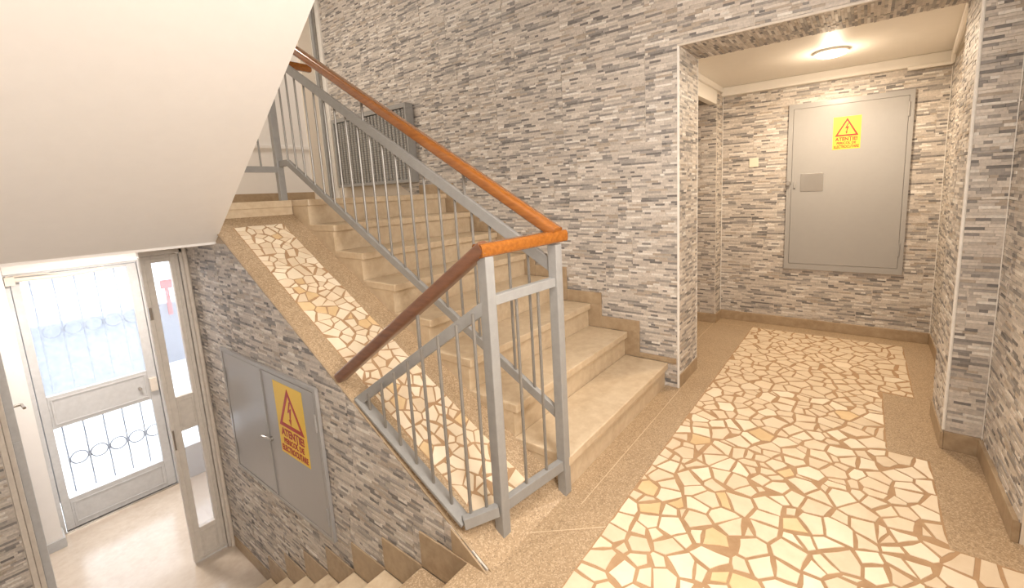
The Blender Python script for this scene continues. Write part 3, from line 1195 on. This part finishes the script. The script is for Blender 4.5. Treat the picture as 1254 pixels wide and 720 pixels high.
# narrow second leaf standing at the end of the tiled wall
d2 = struct('door_2', MB().box(XW - .03, XW + .02, .898, .916, ZF, 1.076).box(XW - .03, XW + .02, .700, .916, 1.008, 1.076), M_DOORW, .003)
xa, xb = XW - .035, XW + .005
mb = MB().box(xa, xb, .703, .757, ZF + .014, 1.004).box(xa, xb, .852, .895, ZF + .014, 1.004)
mb.box(xa, xb, .757, .852, .958, 1.004).box(xa, xb, .757, .852, -.188, .052).box(xa, xb, .757, .852, ZF + .014, -.912)
lf = obj('door_leaf', mb, M_DOORW, d2, .003)
obj('molding', molding(.765, .845, -.165, .03, xb, .008), M_DOORW, lf, .002)
obj('molding', molding(.765, .845, ZF + .05, -.945, xb, .008), M_DOORW, lf, .002)
obj('molding', molding(.722, .878, ZF + .035, .985, xb, .005), M_DOORW, lf, .002)
obj('glass_pane', B(xa + .017, xa + .022, .757, .852, .052, .958), M_GLASS, lf)
obj('glass_pane', B(xa + .017, xa + .022, .757, .852, -.912, -.188), M_GLASS, lf)
obj('latch_keep', B(xb, xb + .006, .706, .716, -.30, -.16).box(xb, xb + .012, .702, .718, .60, .68), M_STEEL, lf, .001)
tag(obj('service_pipe', MB().tube([(XW + .03, .926, ZF + .001), (XW + .03, .926, 1.075)], .0135, 12), M_TRIM, None, smooth=True),
    'thin worn grey vertical pipe in the corner between narrow glazed leaf and tiled wall', 'pipe')

# open inner leaf and tiled pier on the left
pier = struct('wall_pier', B(XW - .10, XW, YN, .016, ZF, 1.076), M_CREAM)
tile_wall(pier, (XW, 0, 0), (0, 1, 0), Zu, YN, .014, ZF + .08, 1.07, [], 51)
d3 = struct('door_3', MB().box(XW - .09, XW + .012, .017, .040, ZF, 1.076).box(XW - .11, XW - .004, .041, .062, ZF, 1.076), M_TRIM, .003)
mb = MB().box(-4.50, XW - .115, .064, .098, ZF + .012, .05)
mb.box(XW - .19, XW - .115, .064, .098, .05, 1.0).box(-4.50, -4.42, .064, .098, .05, 1.0).box(-4.42, XW - .19, .064, .098, .93, 1.0)
lf3 = obj('door_leaf', mb, M_DOOR, d3, .003)
obj('glass_pane', B(-4.42, XW - .19, .078, .084, .05, .93), M_FROST, lf3)
obj('door_handle', MB().tube([(-4.44, .098, .06), (-4.44, .15, .06), (-4.34, .155, .06)], .009).box(-4.46, -4.42, .098, .103, -.08, .11), M_STEEL, lf3, smooth=True)

# street outside
struct('floor_street', B(-16, XD - .13, -9, 10, ZF - .2, ZF - .03), M_STREET)
struct('wall_street_opposite', B(-9.2, -9, -9, 10, ZF - .2, -.22), M_STREETW)
tag(obj('street_panel', B(-8.98, -8.95, 1.93, 2.08, .03, .17).box(-8.985, -8.96, 1.98, 2.03, -.4, .03), M_RED, None), 'small red panel across the street, seen through the narrow upper pane', 'panel')
